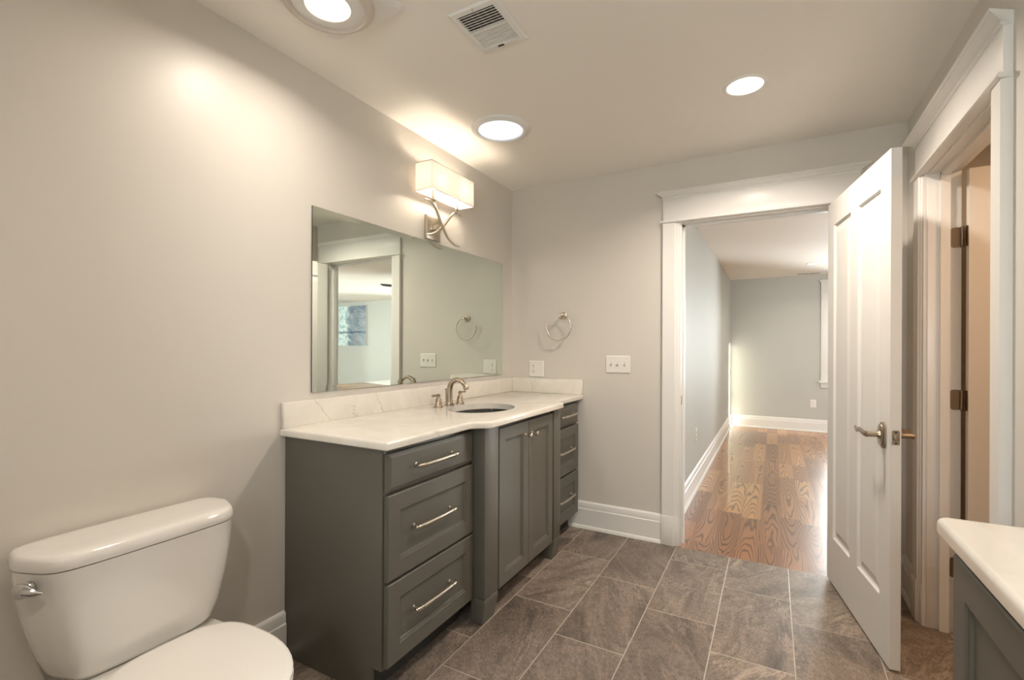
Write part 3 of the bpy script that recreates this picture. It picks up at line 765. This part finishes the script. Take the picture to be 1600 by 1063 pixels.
arm1 = [(0.082, -1.130, 2.052), (0.088, -1.085, 2.052), (0.090, -1.045, 2.028), (0.086, -1.000, 1.972), (0.080, -0.955, 1.928), (0.076, -0.905, 1.884), (0.076, -0.840, 1.858), (0.078, -0.795, 1.858)]
arm2 = [(0.078, -0.775, 2.046), (0.080, -0.842, 2.050), (0.078, -0.892, 2.012), (0.070, -0.940, 1.954), (0.064, -0.990, 1.912), (0.062, -1.040, 1.884), (0.062, -1.095, 1.872)]
for a in (arm1, arm2):
    p = smoothpath(a, 6)
    L3(MB().tube(p, [0.004 + 0.0042 * math.sin(PI * i / (len(p) - 1)) for i in range(len(p))], 12)).build('arm', M_NICK, sc)
for y in HOLD:
    mb = MB(); mb.lathe([(0.004, 0), (0.010, 0.006), (0.016, 0.012), (0.017, 0.015), (0.009, 0.018), (0.008, 0.071)], (0.088, y, 2.052), n=18)
    h = L3(mb).build('lamp_holder', M_NICK, sc)
    mb = MB(); mb.lathe([(0.008, 0), (0.012, 0.012), (0.017, 0.035), (0.013, 0.06), (0.003, 0.085)], (0.088, y, 2.124), n=16)
    b = L3(mb).build('bulb', M_BULB, h)

# added unseen copy on the wall right of the viewpoint, brightens the ceiling
sc_fill = copy_tree(sc)
sc_fill.location = (RX1, -2.70, 1.93); sc_fill.rotation_euler = (0, 0, PI)
sc_fill['label'] = 'added unseen fill light copied from the twin arm wall light beside the viewpoint'

# ------------------------------------------------------------------ towel ring
tr = thing('towel_ring', 'brushed nickel open towel ring on the back wall', 'towel ring', (0.424, 0, 1.478))
mb = MB(); mb.lathe([(0.027, 0), (0.027, 0.005), (0.023, 0.010), (0.012, 0.014), (0.011, 0.050), (0.014, 0.054), (0.014, 0.062), (0.010, 0.066), (0.0005, 0.067)], (0, 0, 0), (0, -1, 0), 24)
mb.build('post', M_NICK, tr)
mb = MB(); R = 0.092; cx, cz = -0.018, -0.080
arc = [(cx + R * math.cos(a), -0.052, cz + R * math.sin(a)) for a in [math.radians(76 - i * 264 / 48) for i in range(49)]]
mb.tube(arc, 0.0055, 12); mb.sphere(arc[-1], 0.0075, 8)
mb.build('ring', M_NICK, tr)

# ------------------------------------------------------------------ switch plates and outlets
def plate(mb, hw, hh):
    prof = [(0, 0.0), (0, 0.003), (0.003, 0.0055), (0.007, 0.006)]
    return mb.loft([[(-hw + i, -d, -hh + i), (hw - i, -d, -hh + i), (hw - i, -d, hh - i), (-hw + i, -d, hh - i)] for i, d in prof])
def duplex(parent, x0):
    for dz in (0.020, -0.020):
        mb = MB(); mb.prism(rrect(x0, dz, 0.0165, 0.0145, 0.011), 'y', -0.0075, -0.004)
        r = mb.build('receptacle', M_PLAST, parent)
        mb = MB().box(x0 - 0.0078, x0 - 0.0056, -0.0082, -0.0070, dz - 0.001, dz + 0.008).box(x0 + 0.0050, x0 + 0.0078, -0.0082, -0.0070, dz - 0.001, dz + 0.007)
        mb.cyl((x0, -0.0070, dz - 0.0075), (x0, -0.0082, dz - 0.0075), 0.0028, n=10)
        mb.build('slot', M_DARK, r)
    MB().cyl((x0, -0.0055, 0), (x0, -0.0070, 0), 0.0028, n=10).build('screw', M_NICK, parent)
def toggle(parent, x0):
    MB().box(x0 - 0.0055, x0 + 0.0055, -0.0068, -0.0050, -0.0125, 0.0125).build('slot', mat('toggle_slot', (0.42, 0.40, 0.36), 0.5), parent)
    mb = MB(); mb.loft([[(x0 - 0.0045, -0.006, -0.006), (x0 + 0.0045, -0.006, -0.006), (x0 + 0.0045, -0.006, 0.006), (x0 - 0.0045, -0.006, 0.006)], [(x0 - 0.0035, -0.017, 0.003), (x0 + 0.0035, -0.017, 0.003), (x0 + 0.0035, -0.016, 0.010), (x0 - 0.0035, -0.016, 0.010)]])
    mb.build('toggle', M_PLAST, parent)
    for z in (-0.030, 0.030): MB().cyl((x0, -0.0055, z), (x0, -0.0072, z), 0.0028, n=10).build('screw', M_PLAST, parent)
sw = thing('switch_plate', 'white triple toggle switch plate left of the bedroom doorway', 'light switch', (0.819, 0, 1.140))
plate(MB(), 0.0825, 0.0575).build('plate', M_PLAST, sw, smooth=0)
for x in (-0.046, 0, 0.046): toggle(sw, x)
ou = thing('outlet_plate', 'white outlet and switch plate above the worktop corner', 'outlet', (0.211, 0, 1.096))
plate(MB(), 0.0585, 0.0585).build('plate', M_PLAST, ou, smooth=0)
duplex(ou, -0.023)
MB().prism(rrect(0.023, 0, 0.009, 0.014, 0.003), 'y', -0.0085, -0.004).build('toggle', M_PLAST, ou)
o2 = thing('outlet_plate', 'white outlet on the far end wall below the window', 'outlet', (2.262, BY1, 0.420))
plate(MB(), 0.036, 0.058).build('plate', M_PLAST, o2, smooth=0); duplex(o2, 0)
o3 = thing('outlet_plate', 'white outlet low on the side wall past the doorway', 'outlet', (BX0, 1.41, 0.470), PI / 2)
plate(MB(), 0.036, 0.058).build('plate', M_PLAST, o3, smooth=0); duplex(o3, 0)

# ------------------------------------------------------------------ ceiling fittings
def recessed(name, label, x, y, z, r, power, col=WARM, lens=M_LENSW):
    t = thing(name, label, 'ceiling light', (x, y, z))
    MB().lathe([(r * 0.80, -0.0006), (r * 0.82, -0.005), (r * 0.92, -0.007), (r, -0.003), (r, -0.0002)], n=40, cap0=False, cap1=False).build('trim_ring', M_TRIM, t)
    MB().lathe([(0.0005, -0.004), (r * 0.6, -0.0038), (r * 0.81, -0.0025), (r * 0.81, -0.0005)], n=40).build('lens', lens, t)
    if power:
        lo = light('downlight_glow', 'AREA', (x, y, z - 0.012), power, col, size=r * 1.5, spread=math.radians(150))
    return t
recessed('recessed_light', 'warm round recessed light near the bedroom doorway', 1.621, -0.778, H, 0.092, P_RECESSED)
recessed('recessed_light', 'added unseen warm fill light of recessed form behind the viewpoint', 1.45, -3.45, H, 0.092, P_REAR_FILL)  # lamp out of view, added as fill from behind
recessed('recessed_light', 'small round recessed light on the far bedroom ceiling', 2.19, 4.12, BH, 0.085, 6.0)
# sun tunnel
st = thing('sun_tunnel', 'cool white round sun tunnel lens beside the wall light', 'skylight', (0.440, -0.930, H))
MB().lathe([(0.118, -0.004), (0.122, -0.014), (0.132, -0.018), (0.148, -0.013), (0.156, -0.007), (0.158, -0.0003)], n=56, cap0=False, cap1=False).build('trim_ring', M_TRIM, st)
MB().lathe([(0.0005, -0.026), (0.06, -0.024), (0.10, -0.017), (0.119, -0.008), (0.119, -0.0005)], n=56).build('lens', M_LENSC, st)
# fan with light
FX, FY = 0.437, -2.055
fl = thing('fan_light', 'square bathroom exhaust fan with round warm light near the camera', 'fan light', (FX, FY, H))
mb = MB()
mb.loft([[(x, y, -0.0003) for x, y in rrect(0, 0, 0.172, 0.172, 0.02)], [(x, y, -0.010) for x, y in rrect(0, 0, 0.172, 0.172, 0.02)], [(x, y, -0.018) for x, y in rrect(0, 0, 0.160, 0.160, 0.03)]], False, True)
mb.build('panel', M_TRIM, fl)
OFX, OFY = -0.022, 0.006
MB().lathe([(0.152, -0.016), (0.152, -0.020), (0.147, -0.030), (0.134, -0.040), (0.126, -0.042), (0.120, -0.036), (0.118, -0.016)], org=(OFX, OFY, 0), n=56, cap0=False, cap1=False).build('ring', mat('fan_ring', (0.62, 0.56, 0.50), 0.45), fl)
MB().lathe([(0.119, -0.030), (0.095, -0.036), (0.074, -0.036), (0.068, -0.028), (0.066, -0.018)], org=(OFX, OFY, 0), n=56, cap0=False, cap1=False).build('reflector', M_TRIM, fl)
MB().lathe([(0.0005, -0.030), (0.045, -0.029), (0.068, -0.024), (0.068, -0.017)], org=(OFX, OFY, 0), n=40).build('lens', M_LENSW, fl)
light('fan_light_glow', 'AREA', (FX + OFX, FY + OFY, H - 0.040), P_FAN, WARM, size=0.11, spread=math.radians(158))
# air vent
av = thing('air_vent', 'white ceiling air vent with louvres between the lights', 'vent', (0.816, -1.665, H)); B4 = av.location.copy()
VX, VY = 0.100, 0.122
mb = MB()
def vr(i, z, j=None): return [(-VX + i, -VY + i, z), (VX - i, -VY + i, z), (VX - i, VY - i, z), (-VX + i, VY - i, z)]
mb.loft([vr(0, -0.0003), vr(0, -0.003), vr(0.006, -0.008), vr(0.024, -0.009), vr(0.026, -0.002)], False, False)
mb.box(-VX + 0.025, VX - 0.025, -0.007, 0.007, -0.009, -0.002)
mb.build('frame', M_TRIM, av, smooth=0)
MB().box(-VX + 0.02, VX - 0.02, -VY + 0.02, VY - 0.02, -0.0022, -0.0004).build('duct_shade_sheet', M_DARK, av)  # flat near-black sheet, paints the shade of the hollow behind the louvres
for k in range(7):
    y = -VY + 0.031 + k * 0.0125
    MB().loft([[(-VX + 0.025, y, -0.0085), (-VX + 0.025, y + 0.0028, -0.0085), (-VX + 0.025, y + 0.0028, -0.0075), (-VX + 0.025, y, -0.0075)], [(VX - 0.025, y, -0.0085), (VX - 0.025, y + 0.0028, -0.0085), (VX - 0.025, y + 0.0028, -0.0075), (VX - 0.025, y, -0.0075)]]).build('louvre', M_TRIM, av)
    y = 0.012 + k * 0.0125
    MB().loft([[(-VX + 0.025, y, -0.0085), (-VX + 0.025, y + 0.0092, -0.0070), (-VX + 0.025, y + 0.0092, -0.0024), (-VX + 0.025, y, -0.0024)], [(VX - 0.025, y, -0.0085), (VX - 0.025, y + 0.0092, -0.0070), (VX - 0.025, y + 0.0092, -0.0024), (VX - 0.025, y, -0.0024)]]).build('louvre', M_TRIM, av)
mb = MB()
for k in range(5): mb.box(-VX + 0.045 + k * 0.0275, -VX + 0.050 + k * 0.0275, -VY + 0.028, -0.008, -0.0050, -0.0022)
mb.build('damper_bars', M_VENTIN, av)
for y in (-VY + 0.012, VY - 0.012): MB().cyl((0, y, -0.008), (0, y, -0.0105), 0.004, n=12).build('screw', M_NICK, av)
MB().box(-0.02, 0.004, VY - 0.020, VY - 0.017, -0.0135, -0.0085).build('damper_lever', M_DARK, av)

# ceiling register of the bedroom
rg = thing('ceiling_register', 'long white register on the bedroom ceiling by the far wall', 'vent', (2.18, 5.02, BH))
MB().box(-0.165, 0.165, -0.06, 0.06, -0.008, -0.0003).build('frame', M_TRIM, rg, bevel=0.002)
for k in range(2):
    MB().box(-0.140 + k * 0.145, -0.005 + k * 0.145, -0.035, 0.035, -0.0095, -0.0078).build('grille', mat('grille_grey', (0.25, 0.23, 0.2), 0.6), rg)

# ------------------------------------------------------------------ toilet
TY = -2.460
to = thing('toilet', 'white two piece toilet with closed lid against the left wall', 'toilet', (0.36, TY, 0)); B5 = to.location.copy()
def L5(mb): return mb.xf(lambda v: v - B5)
def dsec(z, k, x1, x0=0.014):
    """tank plan: straight back, ends slanting in to a flat front; k scales the width"""
    P = [(x0, 0.253 * k), (x0, -0.253 * k), (x0 + (x1 - x0) * 0.44, -0.270 * k), (x1, -0.222 * k), (x1, 0.222 * k), (x0 + (x1 - x0) * 0.44, 0.270 * k)]
    for w in (0.14, 0.22, 0.25, 0.25):
        Q = []
        for i in range(len(P)):
            a, b = P[i], P[(i + 1) % len(P)]
            Q += [(a[0] + (b[0] - a[0]) * w, a[1] + (b[1] - a[1]) * w), (b[0] + (a[0] - b[0]) * w, b[1] + (a[1] - b[1]) * w)]
        P = Q
    return [(x, TY + y, z) for x, y in P]
mb = MB()
secs = [(0.388, 0.62, 0.180, 0.03), (0.394, 0.70, 0.195, 0.026), (0.410, 0.745, 0.206, 0.022), (0.46, 0.82, 0.214, 0.019), (0.54, 0.90, 0.219, 0.016), (0.62, 0.955, 0.222, 0.015), (0.697, 0.98, 0.223, 0.014)]
mb.loft([dsec(*q) for q in secs])
tank = L5(mb).build('tank', M_PORC, to, smooth=0.9)
mb = MB()
lid = [(0.6995, 0.965, 0.219, 0.014), (0.7005, 0.988, 0.2255, 0.011), (0.708, 0.992, 0.227, 0.010), (0.724, 0.984, 0.225, 0.011), (0.731, 0.972, 0.220, 0.013), (0.735, 0.95, 0.211, 0.017), (0.737, 0.90, 0.196, 0.026), (0.738, 0.80, 0.165, 0.04)]
mb.loft([dsec(*q) for q in lid])
L5(mb).build('tank_lid', M_PORC, to, smooth=0.9)
# flush lever on the left front corner
mb = MB()
mb.lathe([(0.015, 0), (0.015, 0.004), (0.011, 0.012)], (0.158, -2.706, 0.668), (0.55, -0.83, 0), 18)
pth = smoothpath([(0.150, -2.724, 0.664), (0.164, -2.727, 0.667), (0.184, -2.722, 0.670), (0.202, -2.712, 0.666), (0.212, -2.700, 0.663)], 5)
mb.tube(pth, [r_ * 1.0 for r_ in [0.012, 0.0150, 0.017, 0.018, 0.0185, 0.0185, 0.0185, 0.018, 0.0175, 0.0165, 0.0155, 0.014, 0.0125, 0.0115, 0.010, 0.0085, 0.007, 0.0055, 0.004, 0.003, 0.002][:len(pth)]], 14, flat=(0.75, 1.0))
L5(mb).build('flush_lever', M_CHROME, to, smooth=1.2)
def oval(z, x0, x1, hw, n=40, sq=2.0):
    cx = x0 + (x1 - x0) * 0.44; pts = []
    for i in range(n):
        a = 2 * PI * i / n; c, s_ = math.cos(a), math.sin(a)
        ex = (x1 - cx) if c > 0 else (cx - x0); e = 2.0 / (sq if c > 0 else 3.6)
        pts.append((cx + ex * math.copysign(abs(c) ** e, c), TY + hw * math.copysign(abs(s_) ** (2.0 / (2.0 if c > 0 else 3.0)), s_), z))
    return pts
mb = MB()
mb.loft([oval(0.001, 0.10, 0.56, 0.120), oval(0.03, 0.10, 0.555, 0.118), oval(0.10, 0.11, 0.54, 0.108), oval(0.20, 0.09, 0.57, 0.125), oval(0.28, 0.05, 0.63, 0.160), oval(0.34, 0.03, 0.675, 0.178), oval(0.378, 0.022, 0.690, 0.183), oval(0.3865, 0.025, 0.687, 0.181)])
L5(mb).build('bowl', M_PORC, to, smooth=0.9)
mb = MB(); mb.loft([oval(0.3875, 0.250, 0.700, 0.178), oval(0.3885, 0.244, 0.705, 0.182), oval(0.400, 0.244, 0.706, 0.183), oval(0.4045, 0.248, 0.702, 0.180)])
L5(mb).build('seat', M_SEAT, to, smooth=0.7)
mb = MB(); mb.loft([oval(0.4055, 0.248, 0.700, 0.177), oval(0.4065, 0.243, 0.705, 0.182), oval(0.417, 0.243, 0.705, 0.182), oval(0.4225, 0.248, 0.700, 0.177), oval(0.425, 0.262, 0.688, 0.168), oval(0.426, 0.32, 0.62, 0.12)])
L5(mb).build('seat_lid', M_SEAT, to, smooth=0.7)
for s in (-1, 1):
    mb = MB(); mb.prism(rrect(0.240, TY + s * 0.075, 0.009, 0.022, 0.004), 'z', 0.387, 0.405)
    L5(mb).build('seat_hinge', M_SEAT, to, bevel=0.003)

# ------------------------------------------------------------------ second vanity at the right edge
rv = thing('vanity_cabinet', 'dark grey panelled vanity cabinet at the right edge beside the camera', 'cabinet', (2.30, -2.7, 0)); B6 = rv.location.copy()
def L6(mb): return mb.xf(lambda v: v - B6)
VY0, VY1, VXF = -3.45, -1.975, 2.055
L6(MB().box(VXF, RX1 - 0.002, VY0, VY1, 0.105, CZ - 0.001)).build('body', M_CAB, rv, bevel=0.0015)
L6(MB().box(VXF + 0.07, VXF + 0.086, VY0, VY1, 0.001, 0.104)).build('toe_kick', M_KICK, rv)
for k in range(3):
    y1 = VY1 - 0.003 - k * 0.49; mb = MB(); front_panel(mb, y1 - 0.484, y1, 0.116, 0.872, VXF - 0.001, VXF - 0.021, 0.062, -1)
    d = L6(mb).build('door', M_CAB, rv, smooth=0)
    mb = MB(); mb.lathe([(0.008, 0), (0.0045, 0.006), (0.0045, 0.016), (0.0125, 0.025), (0.0135, 0.030), (0.005, 0.0385), (0.0005, 0.039)], (VXF - 0.021, y1 - 0.455, 0.797), (-1, 0, 0), 20)
    L6(mb).build('knob', M_NICK, d)
rc_ = thing('countertop', 'white veined stone worktop on the right edge vanity', 'countertop', (2.30, -2.7, TZ0)); B7 = rc_.location.copy()
RXF, RYF = 2.020, -1.918
ol = [(RX1 - 0.002, -3.48), (RX1 - 0.002, RYF), (RXF + 0.022, RYF)] + [(RXF + 0.022 - 0.022 * math.sin(a), RYF - 0.022 + 0.022 * math.cos(a)) for a in [PI / 12 * i for i in range(1, 7)]] + [(RXF, -3.48)]
mb = slab(ol, None, TZ0, TZ1); mb.xf(lambda v: v - B7)
weld_build(mb, 'slab', M_QUARTZ, rc_)
mb = MB().box(RX1 - 0.021, RX1 - 0.002, -3.478, RYF - 0.002, TZ1, 1.027).xf(lambda v: v - B7)
mb.build('backsplash', M_QUARTZ, rc_, bevel=0.0025)

# ------------------------------------------------------------------ small room behind the right doorway: its lamp
cl = thing('ceiling_light', 'warm flush ceiling light in the small side room', 'ceiling light', (3.15, -1.05, H))
MB().lathe([(0.15, -0.0003), (0.15, -0.02), (0.14, -0.026)], n=40).build('canopy', M_NICK, cl)
MB().lathe([(0.138, -0.026), (0.13, -0.06), (0.10, -0.085), (0.05, -0.098), (0.0005, -0.10)], n=40, cap0=False).build('globe', emit('globe_glow', (1.0, 0.68, 0.42), 3.0), cl)
light('globe_light', 'AREA', (3.15, -1.05, H - 0.12), P_CLOSET, (1.0, 0.62, 0.36), size=0.26, spread=math.radians(170))

# ------------------------------------------------------------------ bedroom: picture and ceiling fan (seen in the mirror)
pc = thing('canvas_picture', 'blue grey abstract canvas print on the bedroom wall seen in the mirror', 'picture', (7.46, BY1, 1.27))
MB().box(-0.47, 0.47, -0.05, -0.002, 0, 0.98).build('stretcher', mat('canvas_edge', (0.82, 0.81, 0.78), 0.6), pc)
MB().box(-0.47, 0.47, -0.0525, -0.0502, 0, 0.98).build('canvas', M_CANVAS, pc)
cf = thing('ceiling_fan', 'dark bladed ceiling fan seen in the mirror through the doorway', 'ceiling fan', (3.02, 2.56, BH - 0.0))
MB().lathe([(0.065, -0.0003), (0.065, -0.02), (0.03, -0.045), (0.013, -0.05), (0.013, -0.10), (0.013, -0.16), (0.05, -0.165), (0.095, -0.18), (0.105, -0.21), (0.09, -0.245), (0.04, -0.26), (0.0005, -0.262)], n=32).build('motor', M_FANB, cf)
for k in range(5):
    a = 2 * PI * k / 5 + 0.1; ca, sa = math.cos(a), math.sin(a)
    mb = MB().box(0.09, 0.20, -0.022, 0.022, -0.210, -0.204)
    pts = [(0.17, -0.05), (0.30, -0.062), (0.58, -0.070), (0.635, -0.058), (0.65, -0.02), (0.65, 0.02), (0.635, 0.058), (0.58, 0.070), (0.30, 0.062), (0.17, 0.05)]
    mb.loft([[(x, y, -0.207 + y * 0.34) for x, y in pts], [(x, y, -0.199 + y * 0.34) for x, y in pts]])
    mb.xf(lambda v: Vector((v.x * ca - v.y * sa, v.x * sa + v.y * ca, v.z)))
    mb.build('blade', M_FANB, cf)
